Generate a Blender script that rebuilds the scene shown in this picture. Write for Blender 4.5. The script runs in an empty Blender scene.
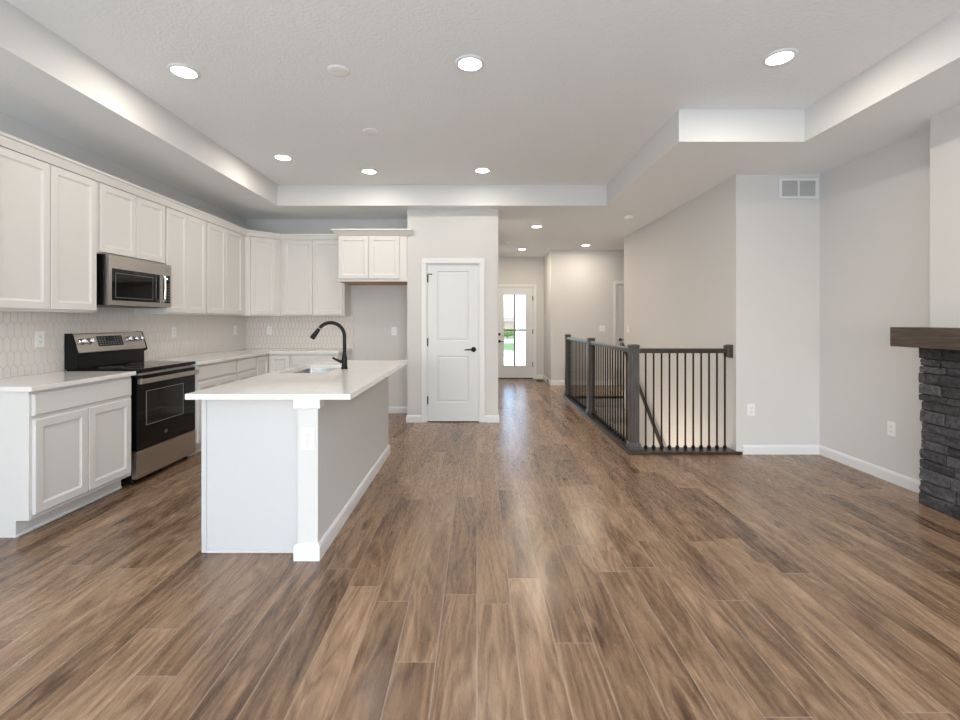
import bpy, bmesh, math, random
from mathutils import Vector, Matrix
random.seed(7)
S = bpy.context.scene
COL = S.collection
PI = math.pi

# ------------------------------------------------------------------ camera, world, light, exposure
cd = bpy.data.cameras.new('camera'); cam = bpy.data.objects.new('camera', cd); COL.objects.link(cam)
cam.location = (0, 0, 1.31); cam.rotation_euler = (PI/2, 0, 0)
cd.sensor_width = 36; cd.lens = 460/960*36
cd.shift_x = 3/960; cd.shift_y = -39.5/960
cd.clip_start = 0.05; cd.clip_end = 400
S.camera = cam

S.view_settings.view_transform = 'Standard'; S.view_settings.look = 'None'
S.view_settings.gamma = 1; S.view_settings.use_curve_mapping = False
S.view_settings.exposure = 0.50
try:
    S.cycles.use_denoising = True
    S.cycles.max_bounces = 10; S.cycles.diffuse_bounces = 6
    S.cycles.sample_clamp_indirect = 6
except Exception: pass

W = bpy.data.worlds.new('sky'); S.world = W; W.use_nodes = True
wn = W.node_tree.nodes; wl = W.node_tree.links
for n in list(wn): wn.remove(n)
sky = wn.new('ShaderNodeTexSky'); sky.sky_type = 'NISHITA'; sky.sun_disc = False
sky.sun_elevation = math.radians(48); sky.sun_rotation = math.radians(200); sky.dust_density = 3; sky.ozone_density = 1
bg = wn.new('ShaderNodeBackground'); bg.inputs['Strength'].default_value = 0.75
wo = wn.new('ShaderNodeOutputWorld')
wl.new(sky.outputs[0], bg.inputs[0]); wl.new(bg.outputs[0], wo.inputs[0])

def area(name, loc, rot, sx, sy, power, color):
    l = bpy.data.lights.new(name, 'AREA'); l.shape = 'RECTANGLE'; l.size = sx; l.size_y = sy
    l.energy = power; l.color = color
    o = bpy.data.objects.new(name, l); COL.objects.link(o); o.location = loc; o.rotation_euler = rot
    return o
DAY = (0.775, 0.90, 1.0)
# daylight through the rear windows (behind the camera) and the dining-side sliding door
area('window_daylight', (-1.9, -2.42, 1.25), (PI/2+1.05, 0, 0), 1.8, 2.1, 104, DAY)
area('window_daylight', (1.2, -2.42, 1.35), (PI/2+1.05, 0, 0), 2.6, 1.9, 90, DAY)
DOWN = (1.0, 0.905, 0.785)
DOWN_W = 4.9
HALL_W = 10.0

# ------------------------------------------------------------------ helpers
def sgn(o, label=None, cat=None, group=None, kind=None):
    if label: o['label'] = label
    if cat: o['category'] = cat
    if group: o['group'] = group
    if kind: o['kind'] = kind
    return o
ORI = {}
def thing(name, label, cat, loc, group=None):
    o = bpy.data.objects.new(name, None); COL.objects.link(o); o.location = loc
    o.empty_display_size = 0.1; ORI[o.name] = Vector(loc)
    return sgn(o, label, cat, group)
def obj(name, bm, mat, parent=None, smooth=False, recalc=True):
    if recalc: bmesh.ops.recalc_face_normals(bm, faces=bm.faces[:])
    me = bpy.data.meshes.new(name)
    if parent is not None: org = ORI[parent.name]
    else:
        xs = [v.co for v in bm.verts]
        org = Vector(((min(c.x for c in xs)+max(c.x for c in xs))/2, (min(c.y for c in xs)+max(c.y for c in xs))/2, min(c.z for c in xs)))
    bmesh.ops.translate(bm, verts=bm.verts[:], vec=-org)
    bm.to_mesh(me); bm.free()
    me.materials.append(mat)
    if smooth:
        for p in me.polygons: p.use_smooth = True
        try: me.set_sharp_from_angle(angle=math.radians(40))
        except Exception: pass
    o = bpy.data.objects.new(name, me); COL.objects.link(o)
    if parent is not None: o.parent = parent
    else: o.location = org
    ORI[o.name] = org
    return o
def struct(name, bm, mat, **k):
    o = obj(name, bm, mat, **k); o['kind'] = 'structure'; return o
def B(): return bmesh.new()
def bx(bm, x0, x1, y0, y1, z0, z1, bev=0.0, seg=1):
    vs = [bm.verts.new((x, y, z)) for x in (x0, x1) for y in (y0, y1) for z in (z0, z1)]
    F = [(0,1,3,2),(4,6,7,5),(0,4,5,1),(2,3,7,6),(0,2,6,4),(1,5,7,3)]
    fs = [bm.faces.new([vs[i] for i in f]) for f in F]
    if bev > 0:
        es = list({e for f in fs for e in f.edges})
        bmesh.ops.bevel(bm, geom=es, offset=bev, segments=seg, affect='EDGES', profile=0.7, clamp_overlap=True)
    return vs
def box(name, a, mat, parent=None, bev=0.0, seg=1):
    bm = B(); bx(bm, *a, bev=bev, seg=seg); return obj(name, bm, mat, parent)
def prism(bm, pts, z0, z1, M=None):
    """polygon pts (a,b) extruded from z0 to z1; M maps (a,b,z) to the world"""
    lo = [Vector((p[0], p[1], z0)) for p in pts]; hi = [Vector((p[0], p[1], z1)) for p in pts]
    if M: lo = [M @ v for v in lo]; hi = [M @ v for v in hi]
    lv = [bm.verts.new(v) for v in lo]; hv = [bm.verts.new(v) for v in hi]
    n = len(pts)
    bm.faces.new(lv[::-1]); bm.faces.new(hv)
    for i in range(n): bm.faces.new((lv[i], lv[(i+1) % n], hv[(i+1) % n], hv[i]))
def basis(o, n):
    """local (u, v, w): u along the face, v up, w out along n"""
    n = Vector(n).normalized(); v = Vector((0,0,1)); u = v.cross(n)
    M = Matrix((( u.x, v.x, n.x, o[0]), (u.y, v.y, n.y, o[1]), (u.z, v.z, n.z, o[2]), (0,0,0,1)))
    return M
def mbox(bm, M, u0, u1, v0, v1, w0, w1, bev=0.0, seg=1):
    t = B(); bx(t, u0, u1, v0, v1, w0, w1, bev, seg)
    bmesh.ops.transform(t, matrix=M, verts=t.verts[:])
    me = bpy.data.meshes.new('tmp'); t.to_mesh(me); t.free(); bm.from_mesh(me); bpy.data.meshes.remove(me)
def loops(bm, rings, M, cap0=True, cap1=True):
    vr = [[bm.verts.new(M @ Vector(p)) for p in r] for r in rings]
    n = len(rings[0])
    for a, b in zip(vr, vr[1:]):
        for i in range(n): bm.faces.new((a[i], a[(i+1) % n], b[(i+1) % n], b[i]))
    if cap0: bm.faces.new(vr[0][::-1])
    if cap1: bm.faces.new(vr[-1])
def rect(u0, u1, v0, v1, w, ins=0.0):
    return [(u0+ins, v0+ins, w), (u1-ins, v0+ins, w), (u1-ins, v1-ins, w), (u0+ins, v1-ins, w)]
def panel_door(bm, M, u0, u1, v0, v1, t=0.019, stile=0.052, rec=0.009, slope=0.013):
    loops(bm, [rect(u0,u1,v0,v1,0.0005), rect(u0,u1,v0,v1,t-0.004), rect(u0,u1,v0,v1,t,0.004),
               rect(u0,u1,v0,v1,t,stile), rect(u0,u1,v0,v1,t-rec*0.45,stile+0.003), rect(u0,u1,v0,v1,t-rec,stile+slope)], M)
def slab_front(bm, M, u0, u1, v0, v1, t=0.019):
    loops(bm, [rect(u0,u1,v0,v1,0.0005), rect(u0,u1,v0,v1,t-0.006), rect(u0,u1,v0,v1,t,0.007)], M)
def lathe(bm, prof, M, seg=28, cap0=True, cap1=True):
    """prof: (radius, w) ; axis = local w"""
    loops(bm, [[(r*math.cos(2*PI*i/seg), r*math.sin(2*PI*i/seg), w) for i in range(seg)] for r, w in prof], M, cap0, cap1)
def tube(bm, pts, rad, seg=12, caps=True):
    pts = [Vector(p) for p in pts]; n = len(pts)
    rads = rad if isinstance(rad, (list, tuple)) else [rad]*n
    up = None; rings = []
    for i, p in enumerate(pts):
        t = (pts[min(i+1, n-1)] - pts[max(i-1, 0)]).normalized()
        if up is None:
            up = Vector((0,0,1)) if abs(t.z) < 0.9 else Vector((0,1,0))
        a = t.cross(up).normalized(); b = a.cross(t).normalized(); up = b
        rings.append([bm.verts.new(p + a*rads[i]*math.cos(2*PI*k/seg) + b*rads[i]*math.sin(2*PI*k/seg)) for k in range(seg)])
    for r, s in zip(rings, rings[1:]):
        for k in range(seg): bm.faces.new((r[k], r[(k+1) % seg], s[(k+1) % seg], s[k]))
    if caps: bm.faces.new(rings[0][::-1]); bm.faces.new(rings[-1])
def sweep(bm, path, prof, z=0.0):
    """prof (offset to the right of the direction of travel, height) swept with mitres along a 2-D path"""
    P = [Vector(p) for p in path]; n = len(P); rows = []
    for i, p in enumerate(P):
        d0 = (P[i]-P[i-1]).normalized() if i > 0 else None
        d1 = (P[i+1]-P[i]).normalized() if i < n-1 else None
        n0 = Vector((d0.y, -d0.x)) if d0 else None; n1 = Vector((d1.y, -d1.x)) if d1 else None
        if n0 is None: m = n1
        elif n1 is None: m = n0
        else:
            m = (n0+n1).normalized(); m = m / max(0.2, m.dot(n0))
        rows.append([bm.verts.new((p.x+m.x*o, p.y+m.y*o, z+h)) for o, h in prof])
    k = len(prof)
    for r, s in zip(rows, rows[1:]):
        for i in range(k): bm.faces.new((r[i], r[(i+1) % k], s[(i+1) % k], s[i]))
    bm.faces.new(rows[0]); bm.faces.new(rows[-1][::-1])

# ------------------------------------------------------------------ materials
def newmat(name):
    m = bpy.data.materials.new(name); m.use_nodes = True
    return m, m.node_tree.nodes, m.node_tree.links, m.node_tree.nodes['Principled BSDF']
def mat(name, col, rough=0.5, metal=0.0, bump=0.0, scale=80.0, var=0.0, vscale=3.0, stretch=None, coat=0.0, spec=None, emis=None):
    m, N, L, p = newmat(name)
    p.inputs['Base Color'].default_value = (*col, 1); p.inputs['Roughness'].default_value = rough
    p.inputs['Metallic'].default_value = metal
    if spec is not None: p.inputs['Specular IOR Level'].default_value = spec
    if coat: p.inputs['Coat Weight'].default_value = coat; p.inputs['Coat Roughness'].default_value = 0.08
    if emis: p.inputs['Emission Color'].default_value = (*emis[0], 1); p.inputs['Emission Strength'].default_value = emis[1]
    tc = N.new('ShaderNodeTexCoord'); mp = N.new('ShaderNodeMapping'); L.new(tc.outputs['Object'], mp.inputs['Vector'])
    if stretch: mp.inputs['Scale'].default_value = stretch
    if var:
        n = N.new('ShaderNodeTexNoise'); n.inputs['Scale'].default_value = vscale; n.inputs['Detail'].default_value = 5
        L.new(mp.outputs[0], n.inputs['Vector'])
        r = N.new('ShaderNodeValToRGB')
        r.color_ramp.elements[0].position = 0.3; r.color_ramp.elements[1].position = 0.7
        r.color_ramp.elements[0].color = (*[c*(1-var) for c in col], 1); r.color_ramp.elements[1].color = (*[min(1, c*(1+var)) for c in col], 1)
        L.new(n.outputs['Fac'], r.inputs[0]); L.new(r.outputs[0], p.inputs['Base Color'])
    if bump:
        n = N.new('ShaderNodeTexNoise'); n.inputs['Scale'].default_value = scale; n.inputs['Detail'].default_value = 3
        L.new(mp.outputs[0], n.inputs['Vector'])
        b = N.new('ShaderNodeBump'); b.inputs['Strength'].default_value = bump; b.inputs['Distance'].default_value = 0.004
        L.new(n.outputs['Fac'], b.inputs['Height']); L.new(b.outputs[0], p.inputs['Normal'])
    return m
M_WALL = mat('wall_paint', (0.665, 0.660, 0.65), 0.75, bump=0.12, scale=160)
M_CEIL = mat('ceiling_paint', (0.855, 0.875, 0.885), 0.85, bump=1.0, scale=55)
M_TRIM = mat('trim_paint', (0.78, 0.79, 0.80), 0.38)
M_DOOR = mat('door_paint', (0.715, 0.735, 0.75), 0.40)
M_CAB = mat('cabinet_paint', (0.725, 0.71, 0.69), 0.40)
M_ISL = mat('cabinet_paint_dimmed', (0.595, 0.60, 0.605), 0.42)  # same white as the cabinets, darkened to stand in for weaker light
M_QUARTZ = mat('white_quartz', (0.82, 0.80, 0.775), 0.06, var=0.03, vscale=14)
M_TILE = mat('glazed_tile', (0.76, 0.715, 0.68), 0.16, bump=0.03, scale=25)
M_GROUT = mat('tile_grout', (0.38, 0.34, 0.31), 0.9)
M_STEEL = mat('brushed_steel', (0.51, 0.47, 0.43), 0.28, 1.0, var=0.06, vscale=60, stretch=(1, 0.02, 1))
M_CHROME = mat('polished_steel', (0.80, 0.80, 0.80), 0.12, 1.0)
M_BASIN = mat('sink_steel', (0.60, 0.60, 0.60), 0.25, 1.0)
M_BLACK = mat('black_enamel', (0.006, 0.006, 0.0065), 0.30, spec=0.25)
M_GLASSBLK = mat('black_glass', (0.004, 0.004, 0.0045), 0.05, spec=0.30)
M_WINBLK = mat('oven_window_glass', (0.010, 0.009, 0.008), 0.03, spec=0.45)
M_BMETAL = mat('matte_black_metal', (0.006, 0.0055, 0.005), 0.42, spec=0.25)
M_PLAST = mat('white_plastic', (0.86, 0.86, 0.85), 0.35)
M_SLOT = mat('socket_slot', (0.10, 0.10, 0.10), 0.6)
M_STAIN = mat('grey_stained_wood', (0.068, 0.062, 0.060), 0.30, var=0.35, vscale=9, stretch=(6, 6, 0.6), bump=0.05, scale=40)
M_STAINH = mat('grey_stained_rail', (0.042, 0.033, 0.028), 0.28, var=0.35, vscale=9, stretch=(2, 2, 8), bump=0.04, scale=40)
M_MANTEL = mat('mantel_wood', (0.075, 0.055, 0.043), 0.45, var=0.40, vscale=7, stretch=(6, 0.8, 10), bump=0.15, scale=30)
M_MORTAR = mat('dark_mortar', (0.03, 0.03, 0.031), 0.95)
M_CARPET = mat('grey_carpet', (0.33, 0.31, 0.29), 0.95, bump=0.6, scale=400, var=0.12, vscale=120)
M_TAN = mat('unfinished_maple', (0.50, 0.33, 0.19), 0.6, var=0.1, vscale=6, stretch=(1, 12, 1))
M_LENS = mat('lamp_lens', (1, 1, 1), 0.5, emis=((1.0, 0.95, 0.88), 14.0))
M_DISP = mat('display_glass', (0.01, 0.01, 0.011), 0.12)
M_MARK = mat('button_marks', (0.25, 0.25, 0.25), 0.5)
M_CONC = mat('concrete', (0.62, 0.60, 0.57), 0.9, var=0.08, vscale=4)
M_GRASS = mat('lawn_grass', (0.075, 0.15, 0.035), 0.9, var=0.35, vscale=20, bump=0.6, scale=60)
M_ROAD = mat('asphalt', (0.30, 0.30, 0.31), 0.9, var=0.1)
M_SIDING = mat('white_siding', (0.80, 0.82, 0.85), 0.6)
M_BRICK = mat('brown_house_cladding', (0.10, 0.066, 0.04), 0.9, var=0.2, vscale=5)
M_ROOF = mat('roof_shingle', (0.08, 0.06, 0.045), 0.95, var=0.2, vscale=8)
M_LEAF = mat('shrub_leaf', (0.06, 0.17, 0.035), 0.7, var=0.5, vscale=4)
M_REGIS = mat('register_bronze', (0.035, 0.025, 0.02), 0.45, 0.3)
M_BACK = mat('vent_backing', (0.36, 0.36, 0.37), 0.7)
M_GREY = mat('weatherstrip_grey', (0.20, 0.20, 0.20), 0.6)

def glass_mat():
    m, N, L, p = newmat('clear_pane')
    out = N['Material Output']
    tr = N.new('ShaderNodeBsdfTransparent'); tr.inputs[0].default_value = (0.95, 0.96, 0.96, 1)
    gl = N.new('ShaderNodeBsdfGlossy'); gl.inputs['Roughness'].default_value = 0.02
    fr = N.new('ShaderNodeFresnel'); fr.inputs[0].default_value = 1.45
    mx = N.new('ShaderNodeMixShader'); L.new(fr.outputs[0], mx.inputs[0]); L.new(tr.outputs[0], mx.inputs[1]); L.new(gl.outputs[0], mx.inputs[2])
    L.new(mx.outputs[0], out.inputs['Surface']); N.remove(p)
    return m
M_PANE = glass_mat()

def floor_mat():
    m, N, L, p = newmat('vinyl_oak_planks')
    def math_(op, a, b=None, c=None):
        n = N.new('ShaderNodeMath'); n.operation = op
        for i, x in enumerate((a, b, c)):
            if x is None: continue
            if isinstance(x, (int, float)): n.inputs[i].default_value = x
            else: L.new(x, n.inputs[i])
        return n.outputs[0]
    geo = N.new('ShaderNodeNewGeometry'); sep = N.new('ShaderNodeSeparateXYZ'); L.new(geo.outputs['Position'], sep.inputs[0])
    X, Y = sep.outputs[0], sep.outputs[1]
    PW, PL = 0.158, 1.22
    xs = math_('DIVIDE', X, PW); row = math_('FLOOR', xs); fx = math_('FRACT', xs)
    w1 = N.new('ShaderNodeTexWhiteNoise'); w1.noise_dimensions = '1D'; L.new(row, w1.inputs['W'])
    ys = math_('ADD', math_('DIVIDE', Y, PL), math_('MULTIPLY', w1.outputs['Value'], 7.31)); colm = math_('FLOOR', ys); fy = math_('FRACT', ys)
    cid = N.new('ShaderNodeCombineXYZ'); L.new(row, cid.inputs[0]); L.new(colm, cid.inputs[1])
    w2 = N.new('ShaderNodeTexWhiteNoise'); w2.noise_dimensions = '2D'; L.new(cid.outputs[0], w2.inputs['Vector'])
    sc = N.new('ShaderNodeSeparateColor'); L.new(w2.outputs['Color'], sc.inputs[0])
    # wood coordinates, shifted for every plank
    cx = math_('ADD', math_('MULTIPLY', X, 1.0), math_('MULTIPLY', sc.outputs[0], 37.0))
    cy = math_('ADD', math_('MULTIPLY', Y, 1.0), math_('MULTIPLY', sc.outputs[1], 53.0))
    def coords(ax, ay):
        c = N.new('ShaderNodeCombineXYZ'); L.new(math_('MULTIPLY', cx, ax), c.inputs[0]); L.new(math_('MULTIPLY', cy, ay), c.inputs[1]); return c.outputs[0]
    def noise(v, s, d, ro=0.55, dist=0.0):
        n = N.new('ShaderNodeTexNoise'); n.inputs['Scale'].default_value = s; n.inputs['Detail'].default_value = d
        n.inputs['Roughness'].default_value = ro; n.inputs['Distortion'].default_value = dist; L.new(v, n.inputs['Vector']); return n.outputs['Fac']
    broad = noise(coords(8.5, 1.25), 1.0, 5, 0.66, 0.8)      # long dark clouds
    rings = noise(coords(7.0, 0.9), 1.0, 2, 0.45, 0.5)
    ringl = math_('ABSOLUTE', math_('SUBTRACT', math_('FRACT', math_('MULTIPLY', rings, 9.0)), 0.5))   # cathedral lines
    fine = noise(coords(190.0, 14.0), 1.0, 4, 0.7)            # pores
    streak = noise(coords(38.0, 3.2), 1.0, 5, 0.72, 0.6)
    v = math_('MULTIPLY', math_('SUBTRACT', broad, 0.5), 0.95)
    v = math_('ADD', v, math_('MULTIPLY', math_('SUBTRACT', streak, 0.5), 0.50))
    v = math_('ADD', v, math_('MULTIPLY', math_('SUBTRACT', fine, 0.5), 0.48))
    v = math_('ADD', v, math_('MULTIPLY', math_('SUBTRACT', ringl, 0.25), 0.42))
    v = math_('ADD', v, math_('MULTIPLY', math_('SUBTRACT', sc.outputs[2], 0.5), 0.26))
    v = math_('ADD', v, 0.70)
    # knots
    vo = N.new('ShaderNodeTexVoronoi'); vo.inputs['Scale'].default_value = 1.0; L.new(coords(4.2, 1.5), vo.inputs['Vector'])
    knot = N.new('ShaderNodeMapRange'); knot.inputs[1].default_value = 0.02; knot.inputs[2].default_value = 0.15; knot.inputs[3].default_value = 1; knot.inputs[4].default_value = 0
    L.new(math_('ADD', vo.outputs['Distance'], math_('MULTIPLY', math_('SUBTRACT', streak, 0.5), 0.18)), knot.inputs[0])
    v = math_('SUBTRACT', v, math_('MULTIPLY', knot.outputs[0], 0.30))
    r = N.new('ShaderNodeValToRGB'); e = r.color_ramp.elements
    e[0].position = 0.36; e[0].color = (0.080, 0.043, 0.024, 1)
    e[1].position = 1.0; e[1].color = (0.415, 0.272, 0.170, 1)
    a = e.new(0.52); a.color = (0.148, 0.086, 0.049, 1)
    a = e.new(0.66); a.color = (0.222, 0.134, 0.078, 1)
    a = e.new(0.82); a.color = (0.305, 0.193, 0.117, 1)
    L.new(v, r.inputs[0])
    # seams
    dx = math_('MULTIPLY', math_('MINIMUM', fx, math_('SUBTRACT', 1.0, fx)), PW)
    dy = math_('MULTIPLY', math_('MINIMUM', fy, math_('SUBTRACT', 1.0, fy)), PL)
    d = math_('MINIMUM', dx, dy)
    sm = N.new('ShaderNodeMapRange'); sm.inputs[1].default_value = 0.0010; sm.inputs[2].default_value = 0.0030; sm.inputs[3].default_value = 1; sm.inputs[4].default_value = 0
    L.new(d, sm.inputs[0])
    mx = N.new('ShaderNodeMix'); mx.data_type = 'RGBA'; L.new(math_('MULTIPLY', sm.outputs[0], 0.8), mx.inputs['Factor'])
    L.new(r.outputs[0], mx.inputs['A']); mx.inputs['B'].default_value = (0.38, 0.29, 0.23, 1)
    L.new(mx.outputs['Result'], p.inputs['Base Color'])
    p.inputs['Specular IOR Level'].default_value = 0.42; p.inputs['Coat Weight'].default_value = 0.08; p.inputs['Coat Roughness'].default_value = 0.20
    ro = N.new('ShaderNodeMapRange'); ro.inputs[3].default_value = 0.32; ro.inputs[4].default_value = 0.23
    L.new(fine, ro.inputs[0]); L.new(ro.outputs[0], p.inputs['Roughness'])
    b = N.new('ShaderNodeBump'); b.inputs['Strength'].default_value = 0.10; b.inputs['Distance'].default_value = 0.001
    L.new(math_('SUBTRACT', math_('MULTIPLY', streak, 0.6), math_('MULTIPLY', sm.outputs[0], 0.5)), b.inputs['Height']); L.new(b.outputs[0], p.inputs['Normal'])
    return m
M_FLOOR = floor_mat()
def stone_mat():
    m, N, L, p = newmat('dark_ledger_stone')
    geo = N.new('ShaderNodeNewGeometry'); tc = N.new('ShaderNodeTexCoord')
    r1 = N.new('ShaderNodeValToRGB'); e = r1.color_ramp.elements
    e[0].color = (0.022, 0.022, 0.024, 1); e[1].color = (0.075, 0.076, 0.082, 1)
    L.new(geo.outputs['Random Per Island'], r1.inputs[0])
    n1 = N.new('ShaderNodeTexNoise'); n1.inputs['Scale'].default_value = 38; n1.inputs['Detail'].default_value = 6; n1.inputs['Roughness'].default_value = 0.7
    L.new(tc.outputs['Object'], n1.inputs['Vector'])
    r2 = N.new('ShaderNodeValToRGB'); f = r2.color_ramp.elements
    f[0].position = 0.35; f[0].color = (0.45, 0.45, 0.46, 1); f[1].position = 0.72; f[1].color = (2.3, 2.3, 2.35, 1)
    L.new(n1.outputs['Fac'], r2.inputs[0])
    mx = N.new('ShaderNodeMix'); mx.data_type = 'RGBA'; mx.blend_type = 'MULTIPLY'; mx.inputs['Factor'].default_value = 1
    L.new(r1.outputs[0], mx.inputs['A']); L.new(r2.outputs[0], mx.inputs['B']); L.new(mx.outputs['Result'], p.inputs['Base Color'])
    p.inputs['Roughness'].default_value = 0.6
    b = N.new('ShaderNodeBump'); b.inputs['Strength'].default_value = 0.9; b.inputs['Distance'].default_value = 0.006
    L.new(n1.outputs['Fac'], b.inputs['Height']); L.new(b.outputs[0], p.inputs['Normal'])
    return m
M_STONE = stone_mat()

# ------------------------------------------------------------------ dimensions (x right, y away from the camera, z up)
XL, XR = -3.27, 3.36            # left and right walls
YR = -2.5                       # wall behind the camera
YB = 6.51                       # kitchen back wall
YP, XP0, XP1 = 5.92, -0.898, 0.273   # pantry front
YV, XS = 4.51, 2.54             # vent wall, stair wall
YH, YE, XF = 9.33, 10.35, 1.50  # hall wall, entry wall, foyer right wall
YSE = 7.95                      # far end of the stair wall
ZC, ZT = 2.74, 3.0              # soffit, tray
TX0, TX1, TX2, TY0, TYJ, TY1 = -2.485, 1.615, 2.62, -1.6, 3.68, 5.725
XHR = 4.6                       # hall far right

# ------------------------------------------------------------------ room shell
bm = B()
def q(bm, pts): bm.faces.new([bm.verts.new(p) for p in pts])
def floor_rect(bm, x0, x1, y0, y1): bx(bm, x0, x1, y0, y1, -0.05, 0.0)
SX0, SY0, SY1 = 1.60, 4.66, 8.0
floor_rect(bm, XL-.1, SX0, YR-.1, YE+.02); floor_rect(bm, SX0, XHR+.1, YR-.1, SY0); floor_rect(bm, SX0, XHR+.1, SY1, YE+.02); floor_rect(bm, XS+.02, XHR+.1, SY0, SY1)
struct('floor', bm, M_FLOOR)

bm = B()
def cq(x0, x1, y0, y1, z): q(bm, [(x0,y0,z),(x0,y1,z),(x1,y1,z),(x1,y0,z)])
cq(XL-.1, TX0, YR-.1, YE+.1, ZC); cq(TX0, TX1, TY1, YE+.1, ZC); cq(TX1, TX2, TYJ, YE+.1, ZC); cq(TX2, XHR+.1, YR-.1, YE+.1, ZC); cq(TX0, TX2, YR-.1, TY0, ZC)
bt = B()
tp = [(TX0,TY0),(TX0,TY1),(TX1,TY1),(TX1,TYJ),(TX2,TYJ),(TX2,TY0)]
for i in range(6):
    a, c = tp[i], tp[(i+1) % 6]
    q(bt, [(a[0],a[1],ZC),(c[0],c[1],ZC),(c[0],c[1],ZT),(a[0],a[1],ZT)])
q(bm, [(x,y,ZT) for x, y in tp])
bmesh.ops.remove_doubles(bm, verts=bm.verts[:], dist=1e-5)
struct('ceiling', bm, M_CEIL, recalc=False)
struct('wall_tray', bt, mat('ceiling_paint_dimmed', (0.70, 0.70, 0.695), 0.8, bump=0.3, scale=80), recalc=False)  # ceiling colour, painted darker to hold back the light on the tray sides

def wall(name, boxes, m=None):
    bm = B()
    for b in boxes: bx(bm, *b)
    return struct(name, bm, m or M_WALL)
wall('wall_left', [(XL-.12, XL, YR, YB+.12, 0, ZC)])
wall('wall_back', [(XL, XP0, YB, YB+.1, 0, ZC)])
PD0, PD1, PDH = -0.655, 0.035, 2.045     # pantry door opening
wall('wall_pantry', [(XP0, PD0, YP, YP+.1, 0, ZC), (PD1, XP1, YP, YP+.1, 0, ZC), (PD0, PD1, YP, YP+.1, PDH, ZC),
                     (XP0, XP0+.1, YP+.1, YB+.1, 0, ZC), (XP1-.1, XP1, YP+.1, YE, 0, ZC), (XP0+.1, XP1-.1, 7.6, 7.7, 0, ZC), (XP0, XP0+.1, YB+.1, 7.7, 0, ZC)])
ED0, ED1, EDH = 0.42, 1.275, 2.06        # front door opening
wall('wall_entry', [(XP1-.1, ED0, YE, YE+.14, 0, ZC), (ED1, XF+.12, YE, YE+.14, 0, ZC), (ED0, ED1, YE, YE+.14, EDH, ZC)])
HD0, HD1, HDH = 2.83, 3.62, 2.05         # hall door opening
wall('wall_hall', [(XF, HD0, YH, YH+.1, 0, ZC), (HD1, XHR, YH, YH+.1, 0, ZC), (HD0, HD1, YH, YH+.1, HDH, ZC), (XF, XF+.1, YH+.1, YE, 0, ZC), (2.7, 3.75, YH+.7, YH+.8, 0, ZC), (2.7, 2.75, YH+.1, YH+.7, 0, ZC), (3.70, 3.75, YH+.1, YH+.7, 0, ZC)])
wall('wall_passage', [(XHR, XHR+.1, YSE-.1, YH+.1, 0, ZC), (XS+.12, XHR, YSE-.1, YSE, 0, ZC)])
wall('wall_stair', [(XS, XS+.12, YV+.09, YSE, -2.7, ZC)])
wall('wall_vent', [(XS, XR+.1, YV, YV+.09, 0, ZC)])
wall('wall_right', [(XR, XR+.1, YR, YV, 0, ZC)])
wall('wall_chimney', [(3.205, XR, 1.2, 3.255, 0, ZC)])
# rear wall with its windows (behind the camera)
wall('wall_rear', [(XL, -2.85, YR-.14, YR, 0, ZC), (-2.85, -.95, YR-.14, YR, 2.35, ZC), (-.95, -.15, YR-.14, YR, 0, ZC), (-2.85, -.95, YR-.14, YR, 0, .12),
                   (-.15, 2.55, YR-.14, YR, 2.35, ZC), (-.15, 2.55, YR-.14, YR, 0, .35), (2.55, XR+.1, YR-.14, YR, 0, ZC)])
for k, (x0, x1, z0) in enumerate(((-2.85, -.95, .12), (-.15, 2.55, .35))):
    bm = B(); f = .05
    for b in ((x0, x0+f, z0, 2.35), (x1-f, x1, z0, 2.35), (x0+f, x1-f, z0, z0+f), (x0+f, x1-f, 2.35-f, 2.35), ((x0+x1)/2-.03, (x0+x1)/2+.03, z0+f, 2.35-f)):
        bx(bm, b[0], b[1], YR-.1, YR-.03, b[2], b[3])
    struct('window_%d' % (k+1), bm, M_TRIM)

# ------------------------------------------------------------------ baseboards and casings
BB = [(0.0005, 0), (0.015, 0), (0.015, 0.070), (0.011, 0.082), (0.006, 0.090), (0.0005, 0.092)]
def base(name, path):
    bm = B(); sweep(bm, path, BB); return struct(name, bm, M_TRIM)
base('baseboard_right', [(2.60, YV), (XR, YV), (XR, 3.30)])
base('baseboard_right_rear', [(XR, 1.19), (XR, YR)])
base('baseboard_left', [(XL, YR), (XL, 2.76)])
base('baseboard_alcove', [(-1.75, YB), (XP0, YB), (XP0, YP), (-0.716, YP)])
base('baseboard_pantry', [(0.097, YP), (XP1, YP), (XP1, YE), (0.36, YE)])
base('baseboard_foyer', [(1.335, YE), (XF, YE), (XF, 9.76)])
base('baseboard_foyer_corner', [(XF, 9.56), (XF, YH), (2.768, YH)])
base('baseboard_stair', [(XS, YSE-.001), (XS, 7.9)])
def casing(name, x0, x1, h, y, w=0.062, t=0.016):
    """flat stock casing round an opening in a wall that faces the camera"""
    bm = B()
    bx(bm, x0-w, x0, y-t, y-.0005, 0, h, .004); bx(bm, x1, x1+w, y-t, y-.0005, 0, h, .004); bx(bm, x0-w, x1+w, y-t, y-.0005, h, h+w, .004)
    for a, b in ((x0, x0+.012), (x1-.012, x1)): bx(bm, a, b, y, y+.10, 0, h-.012)
    bx(bm, x0, x1, y, y+.10, h-.012, h)
    return struct(name, bm, M_TRIM)
casing('trim_1', PD0, PD1, PDH, YP); casing('trim_2', ED0, ED1, EDH, YE, .055); casing('trim_3', HD0, HD1, HDH, YH)

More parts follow.
